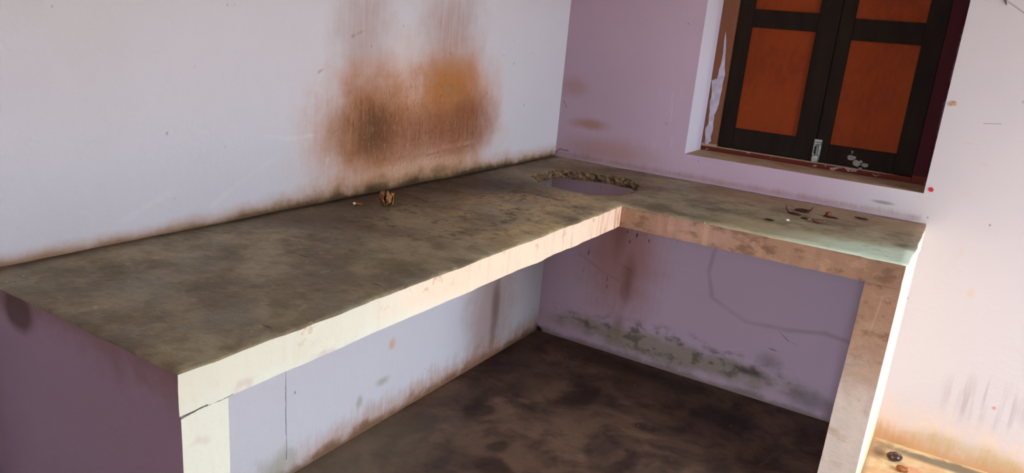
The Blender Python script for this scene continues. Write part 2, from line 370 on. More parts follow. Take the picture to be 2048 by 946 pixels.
def mat_side():
    g = G('stained_cream_paint', .75, .3); x, y, z = g.x, g.y, g.z
    n1 = g.noise(4, 4); n2 = g.noise(14, 5, .6)
    sty = g.noise(1, 5, .65, (1, 60, 8)); stx = g.noise(1, 5, .65, (60, 1, 8), (4, 1, 1))
    # face of the long run (looks across the room)
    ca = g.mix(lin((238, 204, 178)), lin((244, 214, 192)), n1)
    ca = g.mix(ca, lin((216, 216, 200)), g.ss(y+(n2-.5)*.3, -1.55, -1.85)*.9)
    ca = g.mix(ca, lin((220, 222, 208)), g.ss((z-(H-T))+(n2-.5)*.03, .03, .005)*g.ss(y, -1.3, -1.7)*.6)
    a = g.ss(sty*.7+n2*.3, .50, .68)*g.ss(y, -1.6, -.8, .15, .85)
    ca = g.mix(ca, lin((214, 166, 126)), a*.8)
    a = g.ss(g.noise(1, 4, .6, (1, 26, 30), (3, 1, 1)), .60, .70)*g.ss(z, H-.05, H-.01)
    ca = g.mix(ca, lin((196, 150, 112)), a*.7)
    a = g.ss(y, -.90, -.64)*g.ss(sty, .42, .64)
    ca = g.mix(ca, lin((176, 112, 78)), a*.75)
    ca = g.mix(ca, lin((198, 170, 168)), g.ss(g.noise(9, 3, .6, off=(9, 9, 2)), .60, .72)*g.ss(y, -1.7, -2.0)*.6)
    # face of the short run and its end wall (looks at the viewer's side of the room)
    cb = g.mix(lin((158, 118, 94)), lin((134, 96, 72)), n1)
    a = g.blob(x, z, .85, .765, .22, .1, .1, 1., .6, n2)
    cb = g.mix(cb, lin((168, 126, 110)), a*.7)
    a = g.ss(stx*.7+n2*.3, .48, .64)*g.ss(x, .85, .60)
    cb = g.mix(cb, lin((138, 84, 58)), a*.85)
    a = g.ss(z+(n2-.5)*.05, .79, .805)
    cb = g.mix(cb, lin((96, 70, 54)), a*.6)
    a = g.blob(x, z, 1.37, .77, .13, .09, .1, 1., .7, n2)
    cb = g.mix(cb, lin((126, 92, 70)), a*.75)
    cb = g.mix(cb, lin((92, 60, 40)), g.ss(g.noise(1, 5, .65, (16, 1, 26), (7, 2, 5)), .52, .66)*.55)
    cb = g.mix(cb, lin((176, 134, 108)), g.ss(g.noise(1, 5, .65, (12, 1, 20), (2, 2, 9)), .56, .68)*.5)
    cb = g.mix(cb, lin((206, 186, 172)), g.ss(z+(n2-.5)*.25, .60, .30)*.8)
    cb = g.mix(cb, lin((166, 132, 104)), g.ss(g.noise(1, 4, .6, (8, 1, 14), (3, 3, 3)), .52, .66)*g.ss(z, .73, .7)*.6)
    sc1 = g.line(x, z, ((1.360, .70), (1.352, .62), (1.345, .57)), .0022, 1.6)
    sc1 = g.mx(sc1, g.line(x, z, ((1.345, .43), (1.335, .36), (1.328, .30)), .0016, 1.6))
    cb = g.mix(cb, lin((200, 176, 156)), sc1*.2*g.ss(n2, .42, .6))
    # lit end of the short run
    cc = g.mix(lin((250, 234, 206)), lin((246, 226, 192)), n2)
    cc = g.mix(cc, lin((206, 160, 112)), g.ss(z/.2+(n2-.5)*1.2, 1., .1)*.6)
    # end of the long run: the wall paint
    ce = g.mix((.38, .262, .325), (.42, .29, .355), n1)
    ce = g.mix(ce, lin((140, 100, 88)), g.ss(z+(n2-.5)*.14, .72, .81)*.7)
    ce = g.mix(ce, lin((96, 68, 62)), g.blob(x, z, .155, .775, .06, .05, .5, 1., .8, n2)*.85)
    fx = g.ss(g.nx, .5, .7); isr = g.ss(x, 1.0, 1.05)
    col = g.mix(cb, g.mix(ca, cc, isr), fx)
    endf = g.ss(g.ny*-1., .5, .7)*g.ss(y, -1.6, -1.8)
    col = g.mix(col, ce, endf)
    crk = g.line(y, z+(n2-.5)*.012, ((-2.198, H-T-.002), (-2.155, H-T+.001)), .0016, 1.5)
    crk = g.mx(crk, g.line(y, z+(n2-.5)*.012, ((-2.16, H-T), (-2.11, H-T)), .0007, 1.5))
    crk = crk*fx*g.ss(x, 1., .9)
    col = g.mix(col, lin((34, 36, 32)), crk*.9)
    col = g.mix(col, lin((110, 88, 66)), g.spots(1, .12, (30, 30, 40), (3, 5, 1), keep=.86)*.7*g.ss(endf, .6, .4))
    return g.out(col, ((g.noise(24, 4, .62), .003),))

def mat_broken():
    g = G('broken_mortar', .95, .1)
    n = g.noise(55, 4, .65); n2 = g.noise(18, 4, .6)
    col = g.mix(lin((66, 50, 38)), lin((146, 118, 88)), g.ss(n, .3, .7))
    col = g.mix(col, lin((40, 30, 24)), g.ss(n2, .5, .65)*g.ss(g.x, .15, .40, .3, .85))
    return g.out(col, ((n, .012),))

def mat_floor():
    g = G('stained_cement_floor', .6, .3); x, y = g.x, g.y
    n1 = g.noise(3.5, 5, .6); n2 = g.noise(10, 5, .62, dist=.4); n3 = g.noise(50, 4, .6)
    col = g.mix(lin((94, 68, 52)), lin((118, 90, 70)), n1)
    col = g.mix(col, lin((60, 40, 33)), g.ss(g.noise(4.2, 4, .6, off=(3, 5, 1), dist=.6), .40, .66)*.85)
    col = g.mix(col, lin((46, 28, 23)), g.ss(n2, .46, .68)*.6)
    col = g.mix(col, lin((128, 92, 76)), g.ss(g.noise(7, 4, .6, off=(9, 1, 1)), .55, .70)*.5)
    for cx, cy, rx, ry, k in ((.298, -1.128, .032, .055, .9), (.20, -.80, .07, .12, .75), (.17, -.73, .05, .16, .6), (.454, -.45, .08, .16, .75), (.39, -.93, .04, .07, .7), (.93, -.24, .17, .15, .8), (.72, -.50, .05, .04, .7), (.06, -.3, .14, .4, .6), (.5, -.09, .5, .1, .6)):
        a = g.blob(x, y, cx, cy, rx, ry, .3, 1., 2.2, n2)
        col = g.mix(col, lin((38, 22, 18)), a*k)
    col = g.mix(col, lin((120, 104, 84)), g.ss(x+(n2-.5)*.3, .45, .0)*g.ss(y, -.8, -1.2)*.75)
    # dusty strip beyond the counter end
    rgt = g.ss(x, 1.38, 1.43)
    col = g.mix(col, g.mix(lin((196, 152, 112)), lin((214, 188, 142)), g.ss(n2, .35, .65)), rgt)
    col = g.mix(col, lin((110, 98, 82)), g.blob(x, y+(n2-.5)*.05, 1.66, -.045, .32, .045, .4, 1., .9, n2)*rgt*.85)
    col = g.mix(col, lin((204, 126, 96)), g.blob(x, y, 1.53, -.16, .05, .04, .2, 1., 1., n2)*rgt*.6)
    col = g.mix(col, lin((100, 84, 66)), g.blob(x, y, 1.44, -.10, .035, .07, .2, 1., 1., n2)*rgt*.7)
    col = g.mix(col, lin((180, 160, 140)), g.spots(1, .1, (30, 40, 1), (6, 2, 1), keep=.93)*.5)
    return g.out(col, ((g.noise(16, 4, .7), .005),), rough=g.ss(n1, .3, .7, .5, .75))

def mat_simple(name, c0, c1, scale=20, rough=.6, spec=.3, bump=.001, metal=None, stretch=(1, 1, 1)):
    g = G(name, rough, spec)
    n = g.noise(scale, 4, .6, stretch)
    return g.out(g.mix(lin(c0), lin(c1), g.ss(n, .3, .7)), ((n, bump),) if bump else (), metal=metal)

def mat_frame():
    g = G('maroon_frame_paint', .75, .12)
    n = g.noise(24, 5, .6, (1, 1, .35)); n2 = g.noise(14, 4, .6, (1, 1, 1), (4, 2, 2))
    c = g.mix(lin((104, 62, 44)), lin((124, 78, 56)), n)
    c = g.mix(c, lin((60, 17, 20)), g.ss(g.x, .66, .75))
    sill = g.ss(g.z, .93, .925)
    c = g.mix(c, lin((92, 34, 22)), sill)
    c = g.mix(c, lin((160, 140, 136)), sill*g.ss(g.noise(1, 4, .6, (22, 1, 40)), .60, .64)*.8)
    c = g.mix(c, lin((150, 128, 104)), g.ss(g.z, ZS+.0165, ZS+.0185)*sill*g.ss(g.x, 1.3, 1.2))
    c = g.mix(c, lin((128, 110, 122)), g.ss(g.x+(n2-.5)*.04, 1.374, 1.380)*.5)
    return g.out(c, ((n, .001),))

def mat_panel():
    g = G('red_oxide_panel', .75, .12)
    n = g.noise(5, 4, .6); n2 = g.noise(60, 3, .6, (1, 1, .4))
    c = g.mix(lin((114, 42, 12)), lin((134, 54, 17)), n)
    c = g.mix(c, lin((96, 34, 12)), g.ss(n2*.4+g.noise(5, 3, off=(3, 1, 2))*.6, .42, .68)*.6)
    return g.out(c, ((n2, .0005),))

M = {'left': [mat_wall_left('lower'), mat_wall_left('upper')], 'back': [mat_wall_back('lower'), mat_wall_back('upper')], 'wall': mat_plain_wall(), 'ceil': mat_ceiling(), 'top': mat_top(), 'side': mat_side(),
     'broken': mat_broken(), 'floor': mat_floor(), 'frame': mat_frame(), 'panel': mat_panel(),
     'shutter': mat_simple('dark_brown_shutter_paint', (27, 17, 12), (36, 24, 17), 30, .8, .1, .0008, stretch=(1, 1, .2)),
     'steel': mat_simple('dull_galvanised_steel', (104, 102, 96), (140, 138, 130), 60, .42, .5, .0004, metal=.7),
     'steeldark': mat_simple('blackened_slot', (18, 16, 15), (28, 25, 23), 60, .8, .2, 0),
     'flake': mat_simple('pale_lavender_flake', (158, 144, 156), (182, 170, 180), 30, .8, .2, .0008),
     'splash': mat_simple('grey_limewash_splash', (120, 108, 102), (150, 138, 132), 60, .85, .2, .0008),
     'ground': mat_simple('dusty_ground', (158, 152, 144), (136, 130, 122), 3, .95, .1, 0),
     'husk': mat_simple('dry_tan_husk', (120, 76, 38), (190, 138, 82), 140, .7, .3, .001),
     'kernel': mat_simple('dark_dried_kernel', (34, 22, 16), (58, 36, 24), 90, .7, .3, .001),
     'chip': mat_simple('amber_peel', (120, 62, 22), (156, 88, 36), 90, .5, .4, .0005),
     'pale': mat_simple('pale_rind', (226, 208, 178), (240, 226, 200), 90, .6, .3, .0005),
     'leaf': mat_simple('dry_dark_leaf', (44, 18, 14), (74, 34, 24), 90, .7, .3, .0008),
     'leafred': mat_simple('dry_reddish_peel', (96, 38, 30), (132, 62, 50), 90, .65, .3, .0008),
     'leafpink': mat_simple('dry_pinkish_peel', (112, 68, 54), (146, 98, 80), 90, .65, .3, .0008),
     'seed': mat_simple('glossy_brown_seed', (44, 22, 18), (70, 36, 28), 40, .28, .5, .0006),
     'seedtop': mat_simple('dull_seed_cap', (104, 78, 70), (128, 100, 90), 60, .5, .3, .0006),
     'red': mat_simple('red_powder_fleck', (176, 36, 48), (196, 52, 62), 90, .8, .2, .0005),
     'mud': mat_simple('mud_fleck', (150, 116, 90), (188, 154, 126), 120, .9, .1, .001),
     'nail': mat_simple('dark_iron', (58, 48, 48), (76, 64, 62), 90, .6, .4, .0003),
     'grit': mat_simple('pale_plaster_grit', (214, 208, 196), (232, 226, 214), 90, .9, .2, .0005)}

# ------------------------------------------------------------------ mesh helpers
def link(name, bm, mats, parent=None, smooth=False, loc=(0, 0, 0)):
    me = bpy.data.meshes.new(name); bmesh.ops.recalc_face_normals(bm, faces=bm.faces); bm.to_mesh(me); bm.free()
    for m_ in (mats if isinstance(mats, (list, tuple)) else [mats]): me.materials.append(m_)
    if smooth:
        for p_ in me.polygons: p_.use_smooth = True
    o = bpy.data.objects.new(name, me); COL.objects.link(o); o.location = loc
    if parent: o.parent = parent
    return o
def tag(o, label=None, cat=None, group=None, kind=None):
    for k, v in (('label', label), ('category', cat), ('group', group), ('kind', kind)):
        if v: o[k] = v
    return o
def empty(name, loc=(0, 0, 0), rz=0):
    o = bpy.data.objects.new(name, None); COL.objects.link(o); o.location = loc; o.rotation_euler.z = rz; o.empty_display_size = .05
    return o
def box(bm, x0, x1, y0, y1, z0, z1, bevel=0.):
    vs_ = [bm.verts.new((x, y, z)) for x in (x0, x1) for y in (y0, y1) for z in (z0, z1)]
    fs = [bm.faces.new([vs_[i] for i in q]) for q in ((0, 1, 3, 2), (4, 6, 7, 5), (0, 4, 5, 1), (2, 3, 7, 6), (0, 2, 6, 4), (1, 5, 7, 3))]
    if bevel:
        es = list({e for f in fs for e in f.edges})
        bmesh.ops.bevel(bm, geom=es, offset=bevel, segments=2, affect='EDGES', profile=.6)
def boxes(*bs, bevel=0.):
    bm = bmesh.new()
    for b in bs: box(bm, *b, bevel=bevel)
    return bm
def tube(bm, pts, rads, seg=8):
    rings = []
    for i, p_ in enumerate(pts):
        p_ = Vector(p_); d = (Vector(pts[min(i+1, len(pts)-1)])-Vector(pts[max(i-1, 0)])).normalized()
        a = d.orthogonal().normalized() if i == 0 else (rings_a - d*rings_a.dot(d)).normalized()
        rings_a = a; b = d.cross(a)
        rings.append([bm.verts.new(p_+(a*math.cos(t)+b*math.sin(t))*rads[i]) for t in [k*2*math.pi/seg for k in range(seg)]])
    for r1, r2 in zip(rings, rings[1:]):
        for k in range(seg): bm.faces.new((r1[k], r1[(k+1) % seg], r2[(k+1) % seg], r2[k]))
    bm.faces.new(rings[0][::-1]); bm.faces.new(rings[-1])

# ------------------------------------------------------------------ the room
WT = .34
def split_z(bm, z=.765):
    """cut a wall at a height inside the counter slab: lower paint below, upper paint above"""
    bmesh.ops.bisect_plane(bm, geom=bm.verts[:]+bm.edges[:]+bm.faces[:], plane_co=(0, 0, z), plane_no=(0, 0, 1))
    for f in bm.faces: f.material_index = 1 if f.calc_center_median().z > z else 0
    return bm
tag(link('wall_left', split_z(boxes((-.2, 0, ROOM_Y, WT, -.1, ROOM_Z))), M['left']), 'pale lavender limewashed wall with brown soot stains above the counter', kind='structure')
def wall_with_hole(a0, a1, z0, z1, h0, h1, hz0, hz1, t0, t1, axis):
    """wall slab with one rectangular opening, faces only where they show"""
    bm = bmesh.new(); P = (lambda a, t, z: (a, t, z)) if axis == 'x' else (lambda a, t, z: (t, a, z))
    As, Zs = [a0, h0, h1, a1], [z0, hz0, hz1, z1]
    V = {(i, j, k): bm.verts.new(P(As[i], (t0, t1)[k], Zs[j])) for i in range(4) for j in range(4) for k in range(2)}
    for i in range(3):
        for j in range(3):
            if (i, j) == (1, 1): continue
            for k in range(2): bm.faces.new([V[q] for q in ((i, j, k), (i+1, j, k), (i+1, j+1, k), (i, j+1, k))])
    for (i0, j0), (i1, j1) in (((1, 1), (2, 1)), ((2, 1), (2, 2)), ((2, 2), (1, 2)), ((1, 2), (1, 1))):
        bm.faces.new([V[q] for q in ((i0, j0, 0), (i1, j1, 0), (i1, j1, 1), (i0, j0, 1))])
    for i in range(3):
        for j in (0, 3): bm.faces.new([V[q] for q in ((i, j, 0), (i+1, j, 0), (i+1, j, 1), (i, j, 1))])
        for k2 in (0, 3): bm.faces.new([V[q] for q in ((k2, i, 0), (k2, i+1, 0), (k2, i+1, 1), (k2, i, 1))])
    return bm
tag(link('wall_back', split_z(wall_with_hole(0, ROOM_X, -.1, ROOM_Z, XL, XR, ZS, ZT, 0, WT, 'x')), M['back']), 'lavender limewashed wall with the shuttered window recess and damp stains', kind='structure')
tag(link('wall_right', wall_with_hole(ROOM_Y, 0, -.1, ROOM_Z, DOOR_Y0, DOOR_Y1, .0, DOOR_Z, ROOM_X, ROOM_X+.2, 'y'), M['wall']), 'lavender limewashed wall with the open doorway', kind='structure')
tag(link('wall_front', wall_with_hole(-.2, ROOM_X+.2, -.1, ROOM_Z, FWX0, FWX1, FWZ0, FWZ1, ROOM_Y-.2, ROOM_Y, 'x'), M['wall']), 'lavender limewashed wall with a narrow doorway added for fill light, facing the shuttered window', kind='structure')
tag(link('added_shade_stub', boxes((0, 1.02, -2.98, -2.86, 0, ROOM_Z)), M['wall']), 'lavender limewashed stub added out of view to shade the counter end', kind='structure')  # added, unseen: keeps the front doorway's light off the counter end
tag(link('floor', boxes((0, ROOM_X, ROOM_Y, 0, -.1, 0)), M['floor']), 'dark stained brown cement floor', kind='structure')
tag(link('ceiling', boxes((-.2, ROOM_X+.2, ROOM_Y-.2, WT, ROOM_Z, ROOM_Z+.15)), M['ceil']), 'whitewashed ceiling', kind='structure')
tag(link('ground', boxes((-6, 14, -12, 9, -.3, -.12)), M['ground']), 'dusty ground outside the doorway', kind='structure')
tag(link('compound_wall', boxes((ROOM_X+2.9, ROOM_X+3.1, -12, 9, -.12, 2.35), (ROOM_X+2.86, ROOM_X+3.14, -12, 9, 2.35, 2.41)), M['ground']), 'dusty boundary wall outside the doorway', kind='structure')

# ------------------------------------------------------------------ window with shutters
win = tag(empty('window_1', ((XL+XR)/2, FD, ZS)), 'closed dark brown wooden window shutters with red-orange panels in a maroon frame', kind='structure')
WL = Vector(win.location)
def wpart(name, bm, mat, parent=None, base=None):
    bmesh.ops.translate(bm, verts=bm.verts, vec=-WL)
    return link(name, bm, mat, parent or win)
JL, JR = .618, 1.330                                 # inner edges of the jambs
FB = FD+.075
wpart('frame_jamb', boxes((XL, JL, FD, FB, ZS, ZT), bevel=.003), M['frame'])
wpart('frame_jamb', boxes((JR, XR, FD, FB, ZS, ZT), bevel=.003), M['frame'])
wpart('frame_sill', boxes((JL, JR, FD, FB, ZS, ZS+.020), bevel=.002), M['frame'])
wpart('frame_head', boxes((JL, JR, FD, FB, ZT-.05, ZT), bevel=.003), M['frame'])
wpart('frame_stop', boxes((JL, JL+.02, FD+.052, FB, ZS+.02, ZT-.05)), M['frame'])
wpart('frame_stop', boxes((JR-.02, JR, FD+.052, FB, ZS+.02, ZT-.05)), M['frame'])
wpart('frame_stop', boxes((JL+.02, JR-.02, FD+.052, FB, ZS+.02, ZS+.045)), M['frame'])
wpart('frame_stop', boxes((JL+.02, JR-.02, FD+.052, FB, ZT-.08, ZT-.05)), M['frame'])
wpart('meeting_strip', boxes((.965, 1.008, FD+.052, FB-.005, ZS+.045, ZT-.08)), M['shutter'])
SY0, SY1 = FD+.018, FD+.050                          # shutter leaf front and back
zb, zt = ZS+.022, ZT-.052
def leaf(x0, x1, px0, px1, pz):
    """one shutter leaf: two stiles, three rails, two panels"""
    root = empty('shutter', (0, 0, 0)); root.parent = win
    def p_(name, b, mat, bev=.003):
        bm = boxes(b, bevel=bev); bmesh.ops.translate(bm, verts=bm.verts, vec=-WL); return link(name, bm, mat, root)
    p_('stile', (x0, px0, SY0, SY1, zb, zt), M['shutter']); p_('stile', (px1, x1, SY0, SY1, zb, zt), M['shutter'])
    p_('rail', (px0, px1, SY0, SY1, zb, pz[0]), M['shutter']); p_('rail', (px0, px1, SY0, SY1, pz[1], pz[2]), M['shutter']); p_('rail', (px0, px1, SY0, SY1, pz[3], zt), M['shutter'])
    tag(p_('panel', (px0, px1, SY0+.012, SY1-.006, pz[0], pz[1]), M['panel'], 0), 'red-orange panel')
    tag(p_('panel', (px0, px1, SY0+.012, SY1-.006, pz[2], pz[3]), M['panel'], 0), 'red-orange panel')
    return root
leaf(JL+.001, .9855, .676, .911, (1.002, 1.391, 1.457, 1.85))
leaf(.9875, JR-.001, 1.036, 1.264, (.991, 1.372, 1.447, 1.85))
# tower bolt on the meeting stile
bolt = empty('tower_bolt', (0, 0, 0)); bolt.parent = win; bolt['label'] = 'grey metal tower bolt'
def bp(name, bm, mat, smooth=False):
    bmesh.ops.translate(bm, verts=bm.verts, vec=-WL); return link(name, bm, mat, bolt, smooth)
BX = .9955
bp('bolt_plate', boxes((BX-.014, BX+.014, SY0-.003, SY0, .925, 1.004), bevel=.0008), M['steel'])
bm = bmesh.new(); tube(bm, [(BX+.002, SY0-.008, .914), (BX+.002, SY0-.008, .99)], [.0048]*2, 10); bp('bolt_rod', bm, M['steel'], True)
bp('bolt_guide', boxes((BX-.012, BX+.013, SY0-.015, SY0-.002, .918, .945), bevel=.003), M['steel'])
bp('bolt_guide', boxes((BX-.013, BX+.014, SY0-.014, SY0-.002, .984, .994), bevel=.003), M['steel'])
bp('bolt_slot', boxes((BX-.009, BX-.003, SY0-.0042, SY0-.003, .949, .979)), M['steeldark'])
bm = bmesh.new(); tube(bm, [(BX+.002, SY0-.010, .968), (BX+.004, SY0-.024, .968)], [.003, .004], 8); bp('bolt_knob', bm, M['steel'], True)
def flat_patch(pts, y_front, th, n=3, jit=.003):
    """thin irregular flake on a wall-parallel face"""
    P = []
    for (a, b), (c, d) in zip(pts, pts[1:]+pts[:1]):
        for k in range(n): P.append((a+(c-a)*k/n+random.uniform(-jit, jit), b+(d-b)*k/n+random.uniform(-jit, jit)))
    bm = bmesh.new()
    f = bm.faces.new([bm.verts.new((x, y_front, z)) for x, z in P])
    r = bmesh.ops.extrude_face_region(bm, geom=[f])
    bmesh.ops.translate(bm, verts=[e for e in r['geom'] if isinstance(e, bmesh.types.BMVert)], vec=(0, th, 0))
    bmesh.ops.triangulate(bm, faces=[q for q in bm.faces if len(q.verts) > 4])
    return bm
o = wpart('paint_flake', flat_patch([(.585, 1.368), (.600, 1.279), (.609, 1.203), (.603, 1.114), (.594, 1.044), (.595, .993), (.594, .938), (.581, .922), (.570, .932), (.567, .979), (.572, 1.009), (.570, 1.05), (.568, 1.109), (.562, 1.178), (.581, 1.184), (.586, 1.239)], FD-.0014, .0014), M['flake'])
o['label'] = 'patch of pale peeling paint'
for cx, cz, rx, rz in ((1.120, .955, .017, .010), (1.141, .937, .016, .013), (1.155, .945, .006, .006), (1.170, .935, .014, .007), (1.119, .975, .004, .006), (1.158, .920, .008, .004)):
    pts = [(cx+rx*math.cos(t)*random.uniform(.75, 1.1), cz+rz*math.sin(t)*random.uniform(.75, 1.1)) for t in [k*math.pi/5 for k in range(10)]]
    o = wpart('paint_splash', flat_patch(pts, SY0-.0012, .0012, 1, .0008), M['splash'])

# ------------------------------------------------------------------ the L-shaped cement counter
counter = tag(empty('kitchen_counter', (.6, -.6, 0)), 'L-shaped built-in cement kitchen counter with cream painted edges and a broken hole', 'counter')
CL = Vector(counter.location)
def nz(x, y, z=0, s=1.): return mnoise.noise(Vector((x*s, y*s, z*s)))
def dense(pts, step, jit, fixed):
    out = []
    for i, (a, b) in enumerate(zip(pts, pts[1:]+pts[:1])):
        n = max(1, round((Vector(b)-Vector(a)).length/step))
        d = (Vector(b)-Vector(a)).normalized(); nr = Vector((-d.y, d.x))
        for k in range(n):
            p_ = Vector(a).lerp(Vector(b), k/n)
            if i not in fixed and 0 < k: p_ = p_+nr*(nz(p_.x, p_.y, 3, 9)*jit*1.4+nz(p_.x, p_.y, 8, 40)*jit*.8)
            out.append(p_)
    return out
outer = dense([(0, 0), (0, -L), (D1, -L), (D1, -D2), (R-.005, -D2), (R-.001, -D2+.005), (RB, 0)], .016, .0022, {0, 6})
hole_px = [(.142, -.456), (.146, -.36), (.149, -.277), (.20, -.215), (.259, -.195), (.35, -.175), (.432, -.184), (.485, -.24), (.509, -.323), (.528, -.432), (.49, -.52), (.437, -.562), (.36, -.575), (.286, -.568), (.21, -.52)]
hp = []
for i, (a, b) in enumerate(zip(hole_px, hole_px[1:]+hole_px[:1])):
    n = max(1, round((Vector(b)-Vector(a)).length/.010))
    for k in range(n):
        q = Vector(a).lerp(Vector(b), k/n); c = q-Vector((.33, -.38)); amp = .010 if q.y > -.40 else .006
        hp.append(q+c.normalized()*(nz(q.x, q.y, 1, 28)*amp+nz(q.x, q.y, 5, 80)*amp*.7))
def inside(p_, poly):
    c = False
    for a, b in zip(poly, poly[1:]+poly[:1]):
        if (a.y > p_.y) != (b.y > p_.y) and p_.x < (b.x-a.x)*(p_.y-a.y)/(b.y-a.y)+a.x: c = not c
    return c
pts = list(outer)+list(hp); no, nh = len(outer), len(hp)
edges = [(i, (i+1) % no) for i in range(no)]+[(no+i, no+(i+1) % nh) for i in range(nh)]
inner_ok = [Vector((x*.03+random.uniform(-.006, .006), -y*.03+random.uniform(-.006, .006))) for x in range(1, 47) for y in range(1, 74)]
def far(q):
    if not inside(q, outer) or inside(q, hp): return False
    return min((q-e).length_squared for e in outer) > 1.6e-4 and min((q-e).length_squared for e in hp) > 1.0e-4
pts += [q for q in inner_ok if far(q)]
V2, _, F2, *_r = delaunay_2d_cdt([Vector(p_) for p_ in pts], edges, [], 0, 1e-7)
bm = bmesh.new()
def edge_drop(p_):                                    # worn, slightly rounded front arris with chips
    return 0.
def topz(p_):
    z = H+nz(p_.x, p_.y, 0, 5)*.0018+nz(p_.x, p_.y, 2, 22)*.0009
    dmin = min((p_-e).length for e in hp) if (p_-Vector((.33, -.38))).length < .45 else 1
    if dmin < .035: z -= (1-dmin/.035)**2*.006*(1+nz(p_.x, p_.y, 4, 30))
    return z
tv = [bm.verts.new((p_.x, p_.y, topz(p_))) for p_ in V2]
for f in F2:
    c = sum((V2[i] for i in f), Vector((0, 0)))/3
    if inside(c, outer) and not inside(c, hp):
        q = bm.faces.new([tv[i] for i in f]); q.material_index = 0; q.smooth = True
def ring_down(idx, rows, mi):
    prev = [tv[i] for i in idx]
    for fn, m_, sm in rows:
        cur = [bm.verts.new(fn(V2[i], k)) for k, i in enumerate(idx)]
        n = len(idx)
        for k in range(n):
            q = bm.faces.new((prev[k], prev[(k+1) % n], cur[(k+1) % n], cur[k])); q.material_index = m_; q.smooth = sm
        prev = cur
    return prev
def outn(i, idxs):
    a, b = V2[idxs[i-1]], V2[idxs[(i+1) % len(idxs)]]; d = (b-a).normalized(); return Vector((-d.y, d.x))
oi = list(range(no))
cent = Vector((.3, -.5))
def front(p_): return p_.x > .002 and p_.y < -.002
def rowA(p_, k):                                      # rounded arris
    nrm = outn(k, oi)
    if not front(p_): return (p_.x, p_.y, H-.004)
    off = .0025+.002*max(0, nz(p_.x, p_.y, 6, 25)); q = p_-nrm*off if True else p_
    q2 = p_+nrm*off
    q = q if not inside(q, outer) else q2
    return (q.x, q.y, H-.0045-.003*max(0, nz(p_.x, p_.y, 9, 18)))
def rowB(z, s):
    def f(p_, k):
        a = rowA(p_, k); return (a[0]+(nz(p_.x, p_.y, z*9, 12)*.0012 if front(p_) else 0), a[1]+(nz(p_.x, p_.y, z*9+4, 12)*.0012 if front(p_) else 0), z+(nz(p_.x, p_.y, 1, 14)*s if front(p_) else 0))
    return f
b_out = ring_down(oi, [(rowA, 0, True), (rowB(H-.028, .001), 1, False), (rowB(H-.05, .001), 1, False), (rowB(H-T, .0016), 1, False)], 1)
hi_ = list(range(no, no+nh)); hc = Vector((.33, -.38))
def rowH(z, grow, j):
    def f(p_, k):
        d = (p_-hc).normalized(); q = p_+d*(grow+nz(p_.x, p_.y, z*30, 45)*j+nz(p_.x, p_.y, z*70, 110)*j*.7)
        q.y = min(q.y, -.008); q.x = max(q.x, .008)
        if q.y < -D2+.015 and q.x > D1-.015: q = p_
        return (q.x, q.y, z+nz(p_.x, p_.y, z*11, 60)*j*.5)
    return f
def rowZ(p_, k):
    far_ = max(0., min(1., (p_.y+.46)/.2)); q = p_+(p_-hc).normalized()*(.012+.16*far_)
    return (max(q.x, .02), min(q.y, -.012), H-T)
b_in = ring_down(hi_, [(rowH(H-.010, -.004, .009), 2, False), (rowH(H-.020, -.008, .014), 2, False), (rowH(H-.029, -.004, .013), 2, False), (rowH(H-.037, .004, .007), 2, False), (rowZ, 2, False)], 2)
# underside
bo = [Vector((v.co.x, v.co.y)) for v in b_out]; bi = [Vector((v.co.x, v.co.y)) for v in b_in]
V3, E3, F3, *_r = delaunay_2d_cdt(bo+bi, edges, [], 0, 1e-9)
bv = b_out+b_in
if len(V3) == len(bv):
    for f in F3:
        c = sum((V3[i] for i in f), Vector((0, 0)))/3
        if inside(c, bo) and not inside(c, bi):
            q = bm.faces.new([bv[i] for i in f]); q.material_index = 1
bmesh.ops.translate(bm, verts=bm.verts, vec=-CL)
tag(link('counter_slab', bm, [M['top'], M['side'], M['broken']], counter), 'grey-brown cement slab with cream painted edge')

def support(name, foot, z0, z1, foot_low, label):
    """slightly uneven plastered support wall, outline corners at top and bottom"""
    bm = bmesh.new(); rows = 14; rings = []
    for k in range(rows+1):
        t = k/rows; ring = []
        P = [Vector(a).lerp(Vector(b), 1-t) for a, b in zip(foot, foot_low)]
        for i, (a, b) in enumerate(zip(P, P[1:]+P[:1])):
            n = 5
            d = (b-a).normalized(); nr = Vector((-d.y, d.x))
            for s in range(n):
                q = a.lerp(b, s/n)
                z = z0+(z1-z0)*t
                free = q.x > .01 and q.y < -.01
                w_ = nz(q.x*1+z, q.y, z, 7)*.0016+nz(q.x, q.y+z, z, 30)*.0008 if free and 0 < k < rows+1 else 0
                ring.append(bm.verts.new((q.x+w_, q.y+w_, z)))
        rings.append(ring)
    n = len(rings[0])
    for r1, r2 in zip(rings, rings[1:]):
        for k in range(n): bm.faces.new((r1[k], r1[(k+1) % n], r2[(k+1) % n], r2[k]))
    bm.faces.new(rings[0][::-1]); bm.faces.new(rings[-1])
    bmesh.ops.translate(bm, verts=bm.verts, vec=-CL)
    return tag(link(name, bm, M['side'], counter), label)
f_ = [(0, -L), (D1+.0025, -L), (D1+.0025, -L+W1), (0, -L+W1)]
support('support_wall', f_, 0, H-T-.0005, f_, 'plastered end support with lavender outer side')
f_ = [(R-W2, -D2), (R-.004, -D2), (RB-.002, 0), (R-W2, 0)]
support('support_wall', f_, 0, H-T-.0005, [(R-W2-.012, -D2-.002), (R-.004, -D2-.002), (RB-.002, 0), (R-W2-.012, 0)], 'brown stained end support with cream outer side')

